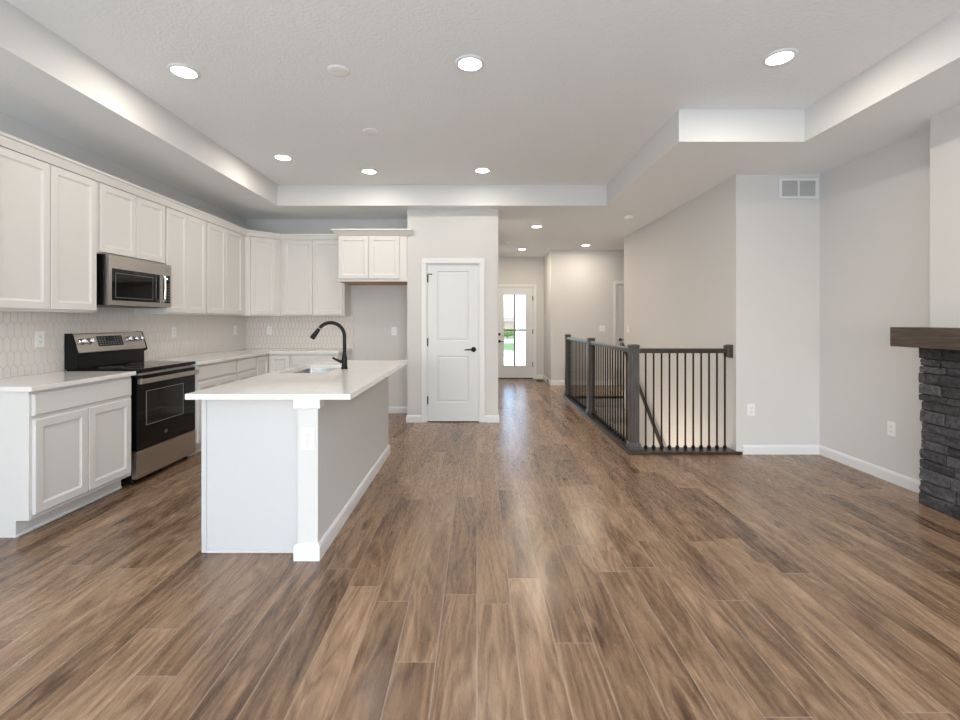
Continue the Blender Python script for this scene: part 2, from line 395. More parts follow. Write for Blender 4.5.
# ------------------------------------------------------------------ doors
def moulded(bm, M, w, h, panels, t=0.04):
    """slab with recessed moulded panels (u0,u1,v0,v1), all of one width"""
    pu0, pu1 = panels[0][0], panels[0][1]
    def face(u0, u1, v0, v1):
        vs = [bm.verts.new(M @ Vector(c)) for c in ((u0,v0,t),(u1,v0,t),(u1,v1,t),(u0,v1,t))]; bm.faces.new(vs)
    face(0, pu0, 0, h); face(pu1, w, 0, h)
    ps = sorted(panels, key=lambda p: p[2]); z = 0
    for p in ps: face(pu0, pu1, z, p[2]); z = p[3]
    face(pu0, pu1, z, h)
    for p in ps:
        loops(bm, [rect(*p, t), rect(*p, t-.008, .010), rect(*p, t-.008, .016), rect(*p, t-.003, .034), rect(*p, t-.003, .040)], M, cap0=False)
    vs = [[bm.verts.new(M @ Vector(c)) for c in r] for r in (rect(0,w,0,h,0), rect(0,w,0,h,t))]
    for i in range(4): bm.faces.new((vs[0][i], vs[0][(i+1)%4], vs[1][(i+1)%4], vs[1][i]))
    bm.faces.new(vs[0][::-1])
def lever(parent, M, u, v, w, direc, name='door_handle'):
    bm = B(); T = M @ Matrix.Translation((u, v, w))
    lathe(bm, [(.032, 0), (.032, .006), (.028, .010), (.012, .012), (.011, .045), (.0, .047)], T, 20, True, False)
    h = obj(name, bm, M_BMETAL, parent, smooth=True)
    bm = B(); tube(bm, [T @ Vector(p) for p in ((0,0,.044), (direc*.03,0,.046), (direc*.075,-.002,.046), (direc*.115,-.004,.044))], [.010, .009, .0085, .007], 10)
    obj('lever', bm, M_BMETAL, h, smooth=True)
def hinge(parent, M, u, v, w):
    bm = B(); mbox(bm, M, u-.010, u+.010, v-.05, v+.05, w, w+.003)
    T = M @ Matrix.Translation((u, v-.052, w+.006)) @ Matrix.Rotation(-PI/2, 4, 'X')
    lathe(bm, [(.007, 0), (.007, .104)], T, 10)
    return obj('hinge', bm, M_BMETAL, parent)
# pantry door
PM = basis((PD0+.014, YP+.046, .012), (0,-1,0)); pw, ph = PD1-PD0-.028, PDH-.024
bm = B(); moulded(bm, PM, pw, ph, [(.125, pw-.125, 1.035, 1.935), (.125, pw-.125, .240, .842)], .034)
d1 = obj('door_1', bm, M_DOOR); d1['kind'] = 'structure'
for v in (1.84, 1.02, .27): hinge(d1, PM, .004, v, .034)
bm = B(); tube(bm, [PM @ Vector(p) for p in ((.004,1.892,.04), (.030,1.894,.065), (.058,1.888,.085))], .005, 8)
T = PM @ Matrix.Translation((.058, 1.888, .085)); lathe(bm, [(.0, 0), (.010, 0), (.010, .012), (.0, .012)], T, 12, False, False)
obj('hinge_stop', bm, M_BMETAL, d1)
lever(d1, PM, pw-.065, .925, .034, -1)
# hall door
HM = basis((HD0+.014, YH+.05, .006), (0,-1,0)); hw, hh = HD1-HD0-.028, HDH-.024
bm = B(); moulded(bm, HM, hw, hh, [(.125, hw-.125, 1.035, 1.935), (.125, hw-.125, .240, .842)], .034)
d3 = obj('door_3', bm, M_DOOR); d3['kind'] = 'structure'
lever(d3, HM, .065, .915, .034, 1)
# front door with a four-light glazed panel
EM = basis((ED0+.014, YE+.05, .02), (0,-1,0)); ew, eh = ED1-ED0-.028, EDH-.034
gl0, gl1, gb, gt = .605-ED0-.014, 1.096-ED0-.014, .273, 1.866
bm = B()
for r in ((0, gl0, 0, eh), (gl1, ew, 0, eh), (gl0, gl1, 0, gb), (gl0, gl1, gt, eh)): mbox(bm, EM, r[0], r[1], r[2], r[3], 0, .045)
d2 = obj('door_2', bm, M_DOOR); d2['kind'] = 'structure'
bm = B(); s = .022
for r in ((gl0-s, gl0, gb-s, gt+s), (gl1, gl1+s, gb-s, gt+s), (gl0, gl1, gb-s, gb), (gl0, gl1, gt, gt+s)): mbox(bm, EM, *r, .045, .058, .004)
fr = obj('glazing_frame', bm, M_DOOR, d2)
bm = B(); mc = (gl0+gl1)/2; mz = 1.074
mbox(bm, EM, mc-.019, mc+.019, gb, gt, .006, .040, .004); mbox(bm, EM, gl0, mc-.019, mz-.019, mz+.019, .006, .040, .004); mbox(bm, EM, mc+.019, gl1, mz-.019, mz+.019, .006, .040, .004)
obj('muntin', bm, M_GREY, d2)
bm = B(); mbox(bm, EM, gl0, gl1, gb, gt, .020, .026); obj('pane', bm, M_PANE, d2)
for v in (1.79, 1.04, .30): hinge(d2, EM, ew-.004, v, .045)
lever(d2, EM, .068, .82, .045, 1)
bm = B(); lathe(bm, [(.030, 0), (.030, .012), (.022, .016), (.0, .016)], EM @ Matrix.Translation((.068, .98, .045)), 20, True, False); obj('deadbolt', bm, M_BMETAL, d2, smooth=True)
bm = B(); bx(bm, ED0+.014, ED1-.014, YE-.012, YE+.12, 0.0005, .018, .004); struct('trim_4', bm, M_REGIS)

# ------------------------------------------------------------------ stairs going down
bm = B()
nst = 13; run, rise = .26, .195
prof = [(SY1, -.005)]
for i in range(nst):
    y = SY1 - run*i; z = -rise*(i+1)
    prof += [(y, z), (y-run, z)]
prof += [(SY1-run*nst, -2.7), (SY1+.0028, -2.7), (SY1+.0028, -.005)]
pts = []
for p in prof:
    if not pts or (Vector(pts[-1])-Vector(p)).length > 1e-4: pts.append(p)
M = Matrix(((0,0,1,0),(1,0,0,0),(0,1,0,0),(0,0,0,1)))
prism(bm, pts, SX0+.005, XS-.003, M)
struct('staircase', bm, M_CARPET)
wall('wall_stairwell', [(SX0-.1, SX0, SY0-.04, SY1+.1, -2.7, -.051), (SX0, XS, SY0-.14, SY0-.04, -2.7, -.051), (SX0, XS, SY1+.003, SY1+.1, -2.7, -.051)])
bm = B(); bx(bm, SX0-.1, XS+.12, SY0-.14, SY1, -2.76, -2.71); struct('floor_lower', bm, M_CARPET)
l = bpy.data.lights.new('stairwell_lamp', 'POINT'); l.energy = 17; l.color = (1, .82, .66); l.shadow_soft_size = .1
o = bpy.data.objects.new('stairwell_lamp', l); COL.objects.link(o); o.location = (1.80, 5.7, -.75)

# ------------------------------------------------------------------ kitchen cabinets
def fronts(t, M, items):
    for it in items:
        kind, r = it[0], it[1:5]
        bm = B()
        if kind == 'door': panel_door(bm, M, *r); obj('door', bm, M_CAB, t)
        else: slab_front(bm, M, *r); obj('drawer', bm, M_CAB, t)
def cabinet_left(name, label, y0, y1, z0, z1, xf, items, toe=None, end=False, extra=0):
    """cabinet against the left wall, face at x = xf towards +x"""
    t = thing(name, label, 'cabinet', ((XL+xf)/2, (y0+y1)/2, 0 if toe else z0))
    bm = B(); bx(bm, XL+.001, xf, y0+.0008, y1-.0008, z0, z1, .0015); obj('body', bm, M_CAB, t)
    if toe:
        bm = B(); bx(bm, XL+.001, xf-toe, y0+.0008, y1-.0008, 0.001, z0); k = obj('toe_kick', bm, M_CAB, t)
        bm = B(); bx(bm, xf-toe, xf-toe+.012, y0+.0008, y1-.0008, 0.001, .018, .004); obj('shoe_moulding', bm, M_CAB, t)
    fronts(t, basis((xf, y0, 0), (1,0,0)), items)
    return t
XFB = -2.70; ZB0, ZB1 = .102, .883
w = .855
cabinet_left('base_cabinet', 'white base cabinet with two doors under a wide drawer, left of the oven range', 2.77, 3.590, ZB0, ZB1, XFB,
    [('door', .022, .405, .130, .706), ('door', .410, .800, .130, .706), ('drawer', .018, .804, .730, .862)], .078)
cabinet_left('base_cabinet', 'white base cabinet with a drawer over two doors, just beyond the oven range', 4.405, 5.147, ZB0, ZB1, XFB,
    [('door', .022, .365, .130, .706), ('door', .370, .720, .130, .706), ('drawer', .018, .724, .730, .862)], .078)
cabinet_left('base_cabinet', 'narrow white base cabinet with one drawer over one door beside the corner cabinet', 5.149, 5.60, ZB0, ZB1, XFB,
    [('door', .022, .430, .130, .706), ('drawer', .018, .433, .730, .862)], .078)
YFB = 5.935
t = thing('corner_base_cabinet', 'white corner base cabinet with two full-height folding doors in the inner angle', 'cabinet', (-2.95, 6.2, 0))
Lp = lambda e: [(XL+.001, 5.603), (XFB-e, 5.603), (XFB-e, YFB+e), (-2.402, YFB+e), (-2.402, YB-.001), (XL+.001, YB-.001)]
bm = B(); prism(bm, Lp(0), ZB0, ZB1); obj('body', bm, M_CAB, t)
bm = B(); prism(bm, Lp(.078), .001, ZB0); obj('toe_kick', bm, M_CAB, t)
bm = B(); panel_door(bm, basis((XFB, 5.603, 0), (1,0,0)), .02, .308, .130, .862); obj('door', bm, M_CAB, t)
bm = B(); panel_door(bm, basis((XFB, YFB, 0), (0,-1,0)), .024, .285, .130, .862); obj('door', bm, M_CAB, t)
t = thing('base_cabinet', 'white base cabinet with a wide drawer under the back wall counter, behind the sink tap', 'cabinet', (-2.1, 6.2, 0))
bm = B(); bx(bm, -2.40, -1.792, YFB, YB-.001, ZB0, ZB1, .0015); obj('body', bm, M_CAB, t)
bm = B(); bx(bm, -2.40, -1.792, YFB+.078, YB-.001, .001, ZB0); obj('toe_kick', bm, M_CAB, t)
fronts(t, basis((-2.40, YFB, 0), (0,-1,0)), [('door', .018, .300, .130, .706), ('door', .305, .590, .130, .706), ('drawer', .018, .590, .730, .862)])

# uppers
XFU = -2.974; ZU0, ZU1 = 1.372, 2.41; v0, v1 = 1.386, 2.392
def upper(label, y0, y1, doors, z0=ZU0, vv0=v0):
    return cabinet_left('wall_cabinet', label, y0, y1, z0, ZU1, XFU, [('door', a, b, vv0, v1) for a, b in doors])
upper('largest white wall cabinet with two tall doors, left of the microwave', 2.777, 3.585, [(.018, .411), (.416, .800)])
upper('short white wall cabinet with two small doors directly above the microwave', 3.587, 4.373, [(.030, .402), (.407, .775)], 1.838, 1.850)
upper('tall white two-door wall cabinet immediately beyond the microwave', 4.375, 5.036, [(.012, .326), (.331, .648)])
upper('tall white two-door wall cabinet between the microwave side and the diagonal corner cabinet', 5.038, 5.895, [(.012, .384), (.389, .765)])
t = thing('corner_wall_cabinet', 'white diagonal corner wall cabinet with a single tall door', 'cabinet', (-3.0, 6.2, ZU0))
dg = [(XL+.001, 5.897), (XFU, 5.897), (-2.660, 6.211), (-2.660, YB-.001), (XL+.001, YB-.001)]
bm = B(); prism(bm, dg, ZU0, ZU1); obj('body', bm, M_CAB, t)
bm = B(); dl = .314*math.sqrt(2); panel_door(bm, basis((XFU, 5.897, 0), (1,-1,0)), .065, dl-.055, v0, v1); obj('door', bm, M_CAB, t)
YFU = 6.214
t = thing('wall_cabinet', 'tall white two-door wall cabinet on the back wall behind the black tap', 'cabinet', (-2.2, 6.36, ZU0))
bm = B(); bx(bm, -2.658, -1.790, YFU, YB-.001, ZU0, ZU1, .0015); obj('body', bm, M_CAB, t)
fronts(t, basis((-2.658, YFU, 0), (0,-1,0)), [('door', .045, .442, v0, v1), ('door', .447, .848, v0, v1)])
# above the refrigerator space
t = thing('refrigerator_wall_cabinet', 'short deep white cabinet with two doors over the empty refrigerator alcove', 'cabinet', (-1.34, 6.2, 1.81))
YFR = 5.915
bm = B(); bx(bm, -1.786, -.900, YFR, YB-.001, 1.812, 2.41, .0015); obj('body', bm, M_CAB, t)
bm = B(); bx(bm, -1.780, -.906, YFR+.02, YB-.01, 1.808, 1.8118); obj('bottom_panel', bm, M_TAN, t)
fronts(t, basis((-1.786, YFR, 0), (0,-1,0)), [('door', .010, .392, 1.845, v1), ('door', .402, .790, 1.845, v1)])
CP = [(0, 2.398), (.010, 2.398), (.018, 2.405), (.060, 2.455), (.072, 2.460), (.072, 2.477), (0, 2.477)]
bm = B(); sweep(bm, [(-1.7875, 6.17), (-1.7875, YFR-.001), (-.838, YFR-.001)], [(-o, h) for o, h in CP] if False else CP)
bm.free(); bm = B(); sweep(bm, [(-1.7875, 6.165), (-1.7875, YFR-.001), (-.830, YFR-.001)][::-1], [(-o, h) for o, h in CP])
obj('crown_moulding', bm, M_CAB, t)
# crown along the other uppers
CR = [(0.0005, 2.411), (0.0005, 2.397), (.020, 2.397), (.022, 2.405), (.036, 2.452), (.046, 2.458), (.046, 2.474), (-.03, 2.474), (-.03, 2.411)]
bm = B(); sweep(bm, [(XFU, 2.75), (XFU, 5.897), (-2.660, 6.2125), (-1.79, 6.2125)], CR)
o = obj('crown_moulding', bm, M_CAB); sgn(o, 'long white crown moulding along the tops of the left and corner wall cabinets', 'moulding')

# worktops
def worktop(name, label, pts, z0=.8842, z1=.914):
    bm = B(); prism(bm, pts, z0, z1)
    bmesh.ops.bevel(bm, geom=[e for e in bm.edges], offset=.002, segments=1, affect='EDGES', clamp_overlap=True)
    return sgn(obj(name, bm, M_QUARTZ), label, 'countertop')
worktop('countertop', 'short white quartz countertop left of the oven range', [(XL+.008, 2.745), (-2.660, 2.745), (-2.660, 3.592), (XL+.008, 3.592)])
worktop('countertop', 'L-shaped white quartz countertop running from the range round to the back wall', [(XL+.008, 4.400), (-2.660, 4.400), (-2.660, 5.900), (-1.772, 5.900), (-1.772, YB-.009), (XL+.008, YB-.009)])

# backsplash: elongated hexagon tiles on a grout bed
def backsplash(label, M, U, regions):
    t = thing('backsplash', label, 'backsplash', M @ Vector((U/2, .914, 0)))
    TW, TP, AM, G = .0500, .1030, .0135, .0017
    bm = B(); bg_ = B()
    for (u0, u1, v0_, v1_) in regions:
        mbox(bg_, M, u0, u1, v0_, v1_, .0004, .0040)
        tb = B()
        r0 = int((v0_-.9)/TP)-1
        for r in range(r0, r0+8):
            for c in range(int(u0/TW)-1, int(u1/TW)+2):
                cu = (c + (.5 if r % 2 else 0))*TW; cv = .935 + r*TP
                hw_, hh_ = TW/2-G, TP/2-AM
                def hexa(i, w): return [(cu-hw_+i, cv-hh_-G*0+i*.4, w), (cu, cv-TP/2-AM+G*1.3+i*1.1, w), (cu+hw_-i, cv-hh_+i*.4, w), (cu+hw_-i, cv+hh_-i*.4, w), (cu, cv+TP/2+AM-G*1.3-i*1.1, w), (cu-hw_+i, cv+hh_-i*.4, w)]
                loops(tb, [hexa(0, .0036), hexa(0, .0060), hexa(.0016, .0074)], Matrix.Identity(4), cap0=False)
        for co, no in (((u0,0,0),(-1,0,0)), ((u1,0,0),(1,0,0)), ((0,v0_,0),(0,-1,0)), ((0,v1_,0),(0,1,0))):
            bmesh.ops.bisect_plane(tb, geom=tb.verts[:]+tb.edges[:]+tb.faces[:], plane_co=co, plane_no=no, clear_outer=True)
        bmesh.ops.transform(tb, matrix=M, verts=tb.verts[:])
        me = bpy.data.meshes.new('tmp'); tb.to_mesh(me); tb.free(); bm.from_mesh(me); bpy.data.meshes.remove(me)
    obj('grout', bg_, M_GROUT, t); obj('tiles', bm, M_TILE, t, recalc=False)
    return t
backsplash('pale picket-tile backsplash along the left wall behind the range and counters', basis((XL, 2.745, 0), (1,0,0)), 3.755,
    [(0, .868, .9145, 1.3715), (.868, 1.630, .9145, 1.429), (1.630, 3.757, .9145, 1.3715)])
backsplash('pale picket-tile backsplash on the back wall beside the refrigerator alcove', basis((XL, YB, 0), (0,-1,0)), 1.525, [(.008, 1.525, .9145, 1.3715)])

# ------------------------------------------------------------------ oven range
R0, R1 = 3.632, 4.396
t = thing('oven_range', 'black and stainless steel electric range with a glass cooktop', 'oven', (-2.95, 4.0, 0))
box('body', (-3.255, -2.732, R0, R1, .035, .893), M_BLACK, t, .003)
for yy in (R0+.05, R1-.05):
    for xx in (-3.2, -2.76):
        bm = B(); lathe(bm, [(.018, .001), (.018, .035)], Matrix.Translation((xx, yy, 0)), 12); obj('foot', bm, M_BLACK, t)
box('cooktop', (-3.240, -2.690, R0-.002, R1+.002, .894, .922), M_GLASSBLK, t, .004, 2)
ct = t
for xx, yy, rr in ((-2.83, R0+.20, .10), (-2.83, R1-.19, .085), (-3.04, R0+.19, .075), (-3.04, R1-.20, .10)):
    bm = B(); lathe(bm, [(rr-.002, .0005), (rr-.002, .0011), (rr, .0011), (rr, .0005)], Matrix.Translation((xx, yy, .9218)), 40, False, False)
    obj('burner_ring', bm, M_MARK, t)
od = box('oven_door', (-2.7315, -2.690, R0+.004, R1-.004, .275, .868), M_GLASSBLK, t, .004, 2)
bm = B(); RM = basis((-2.690, R0, 0), (1,0,0))
mbox(bm, RM, .110, .578, .462, .735, .0003, .0016, .0006); obj('window', bm, M_WINBLK, od)
bm = B()
for r in ((.107,.112,.459,.738), (.576,.581,.459,.738), (.112,.576,.459,.463), (.112,.576,.734,.738)): mbox(bm, RM, *r, .0003, .0022)
obj('window_border', bm, M_MARK, od)
bm = B(); mbox(bm, RM, .002, .762, .803, .845, .018, .040, .009, 2)
hd = obj('handle', bm, M_STEEL, od)
for u in (.004, .724):
    bm = B(); mbox(bm, RM, u, u+.036, .800, .848, .0004, .030, .006); obj('handle_bracket', bm, M_CHROME, hd)
bm = B(); T = RM @ Matrix.Translation((.345, .358, .0003))
lathe(bm, [(.0175, 0), (.0175, .0016), (.0145, .0016), (.0145, 0)], T, 28, False, False)
tube(bm, [T @ Vector(p) for p in ((-.009,.006,.001),(-.003,.009,.001),(-.004,-.004,.001),(-.010,-.006,.001),(-.008,.000,.001),(.000,.001,.001),(.006,.008,.001),(.004,-.008,.001),(.009,-.004,.001))], .0013, 6)
obj('round_emblem', bm, M_CHROME, od)
bm = B(); mbox(bm, RM, .03, .73, .870, .886, -.036, -.010); obj('vent_strip', bm, M_STEEL, t)
box('storage_drawer', (-2.7315, -2.688, R0+.002, R1-.002, .052, .268), M_STEEL, t, .005, 2)
box('back_splash_guard', (-3.258, -3.175, R0+.006, R1-.006, .923, 1.046), M_BLACK, t, .003)
# slanted console
MP = Matrix(((1,0,0,0),(0,0,1,0),(0,1,0,0),(0,0,0,1)))     # (x, z, y)
bm = B(); prism(bm, [(-3.2575, 1.0465), (-3.158, 1.0465), (-3.154, 1.052), (-3.199, 1.198), (-3.204, 1.203), (-3.2575, 1.203)], R0+.008, R1-.008, MP)
co = obj('control_panel', bm, M_STEEL, t)
for y in (R0, R1-.0078):
    bm = B(); prism(bm, [(-3.2575, .923), (-3.180, .923), (-3.180, 1.02), (-3.150, 1.035), (-3.148, 1.045), (-3.196, 1.203), (-3.203, 1.207), (-3.2575, 1.207)], y, y+.0076, MP); obj('end_cap', bm, M_BLACK, t)
nrm = Vector((.146, 0, .045)).normalized()
KM = Matrix.Translation((-3.154, R0, 1.052))
upv = Vector((-.045, 0, .146)).normalized()
CM = Matrix(((0, upv.x, nrm.x, -3.154), (1, 0, 0, R0), (0, upv.z, nrm.z, 1.052), (0,0,0,1)))
for u in (.066, .138, .560, .632, .698):
    bm = B(); lathe(bm, [(.026, .0004), (.026, .006), (.021, .009), (.020, .030), (.017, .034), (0, .034)], CM @ Matrix.Translation((u, .090, 0)), 20, True, False)
    mbox(bm, CM @ Matrix.Translation((u, .090, .034)), -.005, .005, -.018, .018, -.002, .008, .002)
    obj('knob', bm, M_CHROME, co, smooth=True)
bm = B(); mbox(bm, CM, .222, .492, .042, .132, .0004, .0026, .001); ds = obj('display', bm, M_DISP, co)
bm = B()
for r in range(4):
    for c in range(9):
        if (r, c) in ((2,3),(2,4),(2,5),(3,3),(3,4),(3,5)): continue
        mbox(bm, CM, .236+c*.028, .250+c*.028, .054+r*.019, .060+r*.019, .0027, .0031)
obj('button_marks', bm, M_MARK, ds)

# ------------------------------------------------------------------ microwave
t = thing('microwave', 'stainless steel over-the-range microwave with a black window', 'microwave', (-3.1, 4.0, 1.43))
box('body', (-3.262, -2.936, 3.620, 4.366, 1.432, 1.836), M_BLACK, t, .003)
MM = basis((-2.936, 3.604, 0), (1,0,0)); mw = .768
bm = B()
for r in ((.026, .055, 1.434, 1.832), (.055, .610, 1.434, 1.472), (.055, .610, 1.728, 1.832)): mbox(bm, MM, *r, .0005, .032)
mbox(bm, MM, .610, .640, 1.434, 1.832, .0005, .032)
dr = obj('door', bm, M_STEEL, t)
bm = B(); mbox(bm, MM, .055, .610, 1.472, 1.728, .0005, .029); wd = obj('window', bm, M_GLASSBLK, dr)
bm = B()
for r in ((.095,.098,1.495,1.695), (.520,.523,1.495,1.695), (.098,.520,1.495,1.498), (.098,.520,1.692,1.695)): mbox(bm, MM, *r, .0291, .0297)
obj('window_border', bm, M_MARK, wd)
bm = B(); tube(bm, [MM @ Vector((.628, v, w_)) for v, w_ in ((1.474, .033), (1.486, .056), (1.51, .066), (1.60, .070), (1.69, .066), (1.715, .056), (1.727, .033))], .010, 10)
obj('handle', bm, M_CHROME, dr, smooth=True)
bm = B(); mbox(bm, MM, .642, .768, 1.434, 1.832, .0005, .032, .002); cp = obj('control_panel', bm, M_STEEL, t)
bm = B(); mbox(bm, MM, .650, .742, 1.472, 1.728, .0322, .0340); kp = obj('keypad', bm, M_GLASSBLK, cp)
bm = B()
for r in range(7):
    for c in range(3): mbox(bm, MM, .662+c*.026, .676+c*.026, 1.49+r*.026, 1.497+r*.026, .0341, .0345)
obj('button_marks', bm, M_MARK, kp)
bm = B(); mbox(bm, MM, .680, .712, 1.692, 1.706, .0341, .0347); obj('clock_display', bm, mat('clock_digits', (.6,.7,.7), .5, emis=((.7,.9,1.0), 1.5)), kp)
box('underside_grille', (-3.20, -2.96, 3.70, 4.28, 1.424, 1.4315), M_GREY, t)

# ------------------------------------------------------------------ island
IX0, IX1, IK0 = -1.535, -.985, -.980
IY0, IY1 = 2.592, 4.52
t = thing('kitchen_island', 'white kitchen island with a grey half-wall on its right side', 'island', (-1.2, 3.5, 0))
bm = B(); th = .018
bx(bm, IX0, IX0+th, IY0+.014, IY1, .102, .883); bx(bm, IX1-th, IX1, IY0+.014, IY1, .102, .883)
bx(bm, IX0+th, IX1-th, IY0+.014, IY0+.014+th, .102, .883); bx(bm, IX0+th, IX1-th, IY1-th, IY1, .102, .883)
bx(bm, IX0+th, IX1-th, IY0+.014+th, IY1-th, .102, .12)
obj('cabinet_body', bm, M_ISL, t)
bm = B(); bx(bm, IX0+.07, IX1, IY0+.014, IY1, .001, .102); obj('toe_kick', bm, M_ISL, t)
bm = B(); bx(bm, -1.522, IX1, IY0, IY0+.0135, .001, .883, .001); bx(bm, -1.552, -1.5225, IY0-.004, IY0+.0135, .001, .883, .003)
bx(bm, -1.5215, IX1-.002, IY0-.010, IY0-.0005, .001, .020, .004)
obj('end_panel', bm, M_ISL, t)
KY0 = 2.515
bm = B(); bx(bm, IK0, -.870, KY0, IY1, .001, .883); obj('half_wall', bm, M_WALL, t)
KB = [(o, h) for o, h in BB]
bm = B(); sweep(bm, [(-.978, IY0-.012), (-.982, KY0), (-.870, KY0), (-.870, IY1), (-.978, IY1)][::-1], [(-o, h+.001) for o, h in BB]); obj('baseboard', bm, M_TRIM, t)
CAPP = [(.0005, .828), (.012, .828), (.016, .834), (.016, .8835), (.0005, .8835)]
bm = B(); sweep(bm, [(-.982, IY0-.012), (-.982, KY0), (-.870, KY0), (-.870, KY0+.06)][::-1], [(-o, h) for o, h in CAPP]); obj('cap_moulding', bm, M_TRIM, t)
IM = basis((IX0, IY1, 0), (-1,0,0))
L_ = IY1-IY0
u = .02
for k, (wd_, hasd) in enumerate(((.44, True), (.42, False), (.42, False), (.58, True))):
    bm = B(); panel_door(bm, IM, u, u+wd_, .13, .706); obj('door', bm, M_ISL, t)
    bm = B(); slab_front(bm, IM, u, u+wd_, .730, .862); obj('drawer', bm, M_ISL, t)
    u += wd_+.008
# island worktop with a cut-out
bm = B(); ox0, ox1, oy0, oy1 = -1.572, -.682, 2.475, 4.585; hx0, hx1, hy0, hy1 = -1.500, -1.150, 3.46, 4.10
SKR = .03
def rrect(x0, x1, y0, y1, r, n=5):
    out = []
    for cx, cy, a in ((x0+r, y0+r, PI), (x1-r, y0+r, 1.5*PI), (x1-r, y1-r, 0), (x0+r, y1-r, .5*PI)):
        for k in range(n): out.append((cx+r*math.cos(a+k*.5*PI/(n-1)), cy+r*math.sin(a+k*.5*PI/(n-1))))
    return out
def ring_faces(bm, inner, z, flip):
    O = [bm.verts.new(p+(z,)) for p in ((ox0,oy0),(ox1,oy0),(ox1,oy1),(ox0,oy1))]
    I = [bm.verts.new(p+(z,)) for p in inner]; n = len(I)//4
    for c in range(4):
        for k in range(n-1): bm.faces.new((O[c], I[c*n+k+1], I[c*n+k]))
        bm.faces.new((O[c], O[(c+1)%4], I[((c+1)*n) % len(I)], I[c*n+n-1]))
    return O, I
inn = rrect(hx0, hx1, hy0, hy1, SKR)
O1, I1 = ring_faces(bm, inn, .914, False); O0, I0 = ring_faces(bm, inn, .8842, True)
for i in range(4): bm.faces.new((O0[i], O0[(i+1)%4], O1[(i+1)%4], O1[i]))
for i in range(len(I1)): bm.faces.new((I0[i], I0[(i+1)%len(I1)], I1[(i+1)%len(I1)], I1[i]))
o = obj('countertop', bm, M_QUARTZ); sgn(o, 'large white quartz island countertop with the sink cut into it', 'countertop')
# sink
t = thing('sink', 'stainless steel undermount sink set into the island countertop', 'sink', (-1.32, 3.78, .66))
def at(z, ins, r=SKR): return [p+(z,) for p in rrect(hx0+ins, hx1-ins, hy0+ins, hy1-ins, r)]
bm = B(); loops(bm, [at(.8835, -.012, .035), at(.8835, .001), at(.70, .006), at(.672, .016), at(.665, .045)], Matrix.Identity(4), cap0=False)
obj('basin', bm, M_BASIN, t, smooth=True, recalc=False)
bm = B(); lathe(bm, [(.045, .001), (.045, .004), (.035, .004), (.030, .002), (0, .002)], Matrix.Translation((-1.325, 3.78, .6652)), 24, False, False); obj('drain', bm, M_CHROME, t)
# tap
fx, fy = -1.083, 3.76
t = thing('kitchen_faucet', 'tall matte black pull-down tap with a curved neck beside the island sink', 'faucet', (fx, fy, .914))
bm = B(); lathe(bm, [(.027, .9145), (.027, .922), (.023, .930), (.0215, 1.0), (.017, 1.03), (.0155, 1.04)], Matrix.Translation((fx, fy, 0)), 20); obj('base', bm, M_BMETAL, t, smooth=True)
R = .113; zc = 1.180
pts = [(fx, fy, 1.035), (fx, fy, 1.10), (fx, fy, zc)] + [(fx-R+R*math.cos(a), fy, zc+R*math.sin(a)) for a in [k*PI/14 for k in range(1, 12)]]
bm = B(); tube(bm, pts, .0145, 14); obj('neck', bm, M_BMETAL, t, smooth=True)
e = Vector(pts[-1]); dv = (Vector(pts[-1])-Vector(pts[-2])).normalized()
dv = Vector((-.60, 0, -.80)).normalized()
bm = B(); tube(bm, [e, e+dv*.006], .0155, 14); obj('collar', bm, M_CHROME, t)
bm = B(); tube(bm, [e+dv*.006, e+dv*.03, e+dv*.07, e+dv*.104, e+dv*.107], [.0150, .0165, .0195, .0215, .019], 14); sh = obj('spray_head', bm, M_BMETAL, t, smooth=True)
bm = B(); tube(bm, [(fx-.015, fy, .972), (fx-.040, fy, .978), (fx-.075, fy, .994), (fx-.098, fy, 1.006)], [.014, .012, .009, .0075], 12); obj('handle', bm, M_BMETAL, t, smooth=True)

# ------------------------------------------------------------------ outlets and switches
def outlet(label, pos, n, kind='outlet', w_=.072, h_=.118, name=None):
    M = basis(pos, n)
    t = thing('outlet' if kind == 'outlet' else 'light_switch', label, 'outlet' if kind == 'outlet' else 'light switch', pos)
    bm = B(); loops(bm, [rect(-w_/2,w_/2,-h_/2,h_/2,.0003), rect(-w_/2,w_/2,-h_/2,h_/2,.003), rect(-w_/2,w_/2,-h_/2,h_/2,.006,.004)], M); obj('plate', bm, M_PLAST, t)
    if kind == 'outlet':
        for s in (-1, 1):
            bm = B(); loops(bm, [[(.0165*math.cos(a), s*.0195+.0145*math.sin(a), w) for a in [PI/8*k for k in range(16)]] for w in (.0061, .0078)], M); so = obj('socket', bm, M_PLAST, t)
            bm = B()
            mbox(bm, M, -.008, -.005, s*.0195-.003, s*.0195+.007, .0079, .0084); mbox(bm, M, .005, .008, s*.0195-.002, s*.0195+.006, .0079, .0084); mbox(bm, M, -.002, .002, s*.0195-.010, s*.0195-.006, .0079, .0084)
            obj('slots', bm, M_SLOT, so)
    else:
        k = max(1, round(w_/.06)) if w_ > .08 else 1
        for i in range(k):
            c = (i-(k-1)/2)*.046
            bm = B(); loops(bm, [rect(c-.0165,c+.0165,-.033,.033,.0061), rect(c-.0165,c+.0165,-.033,.033,.0075), rect(c-.0165,c+.0165,-.033,.033,.0095,.003)], M); obj('rocker', bm, M_PLAST, t)
    return t
XT = XL+.0078
outlet('white outlet in the tile just left of the oven range', (XT, 3.43, 1.172), (1,0,0))
outlet('white outlet in the left wall tile beyond the range and microwave', (XT, 4.95, 1.185), (1,0,0))
outlet('white outlet in the left wall tile next to the back corner', (XT, 6.20, 1.180), (1,0,0))
outlet('white outlet in the back wall tile under the wall cabinets', (-2.93, YB-.0078, 1.17), (0,-1,0))
outlet('white outlet on the painted wall inside the refrigerator alcove', (-1.175, YB, 1.16), (0,-1,0))
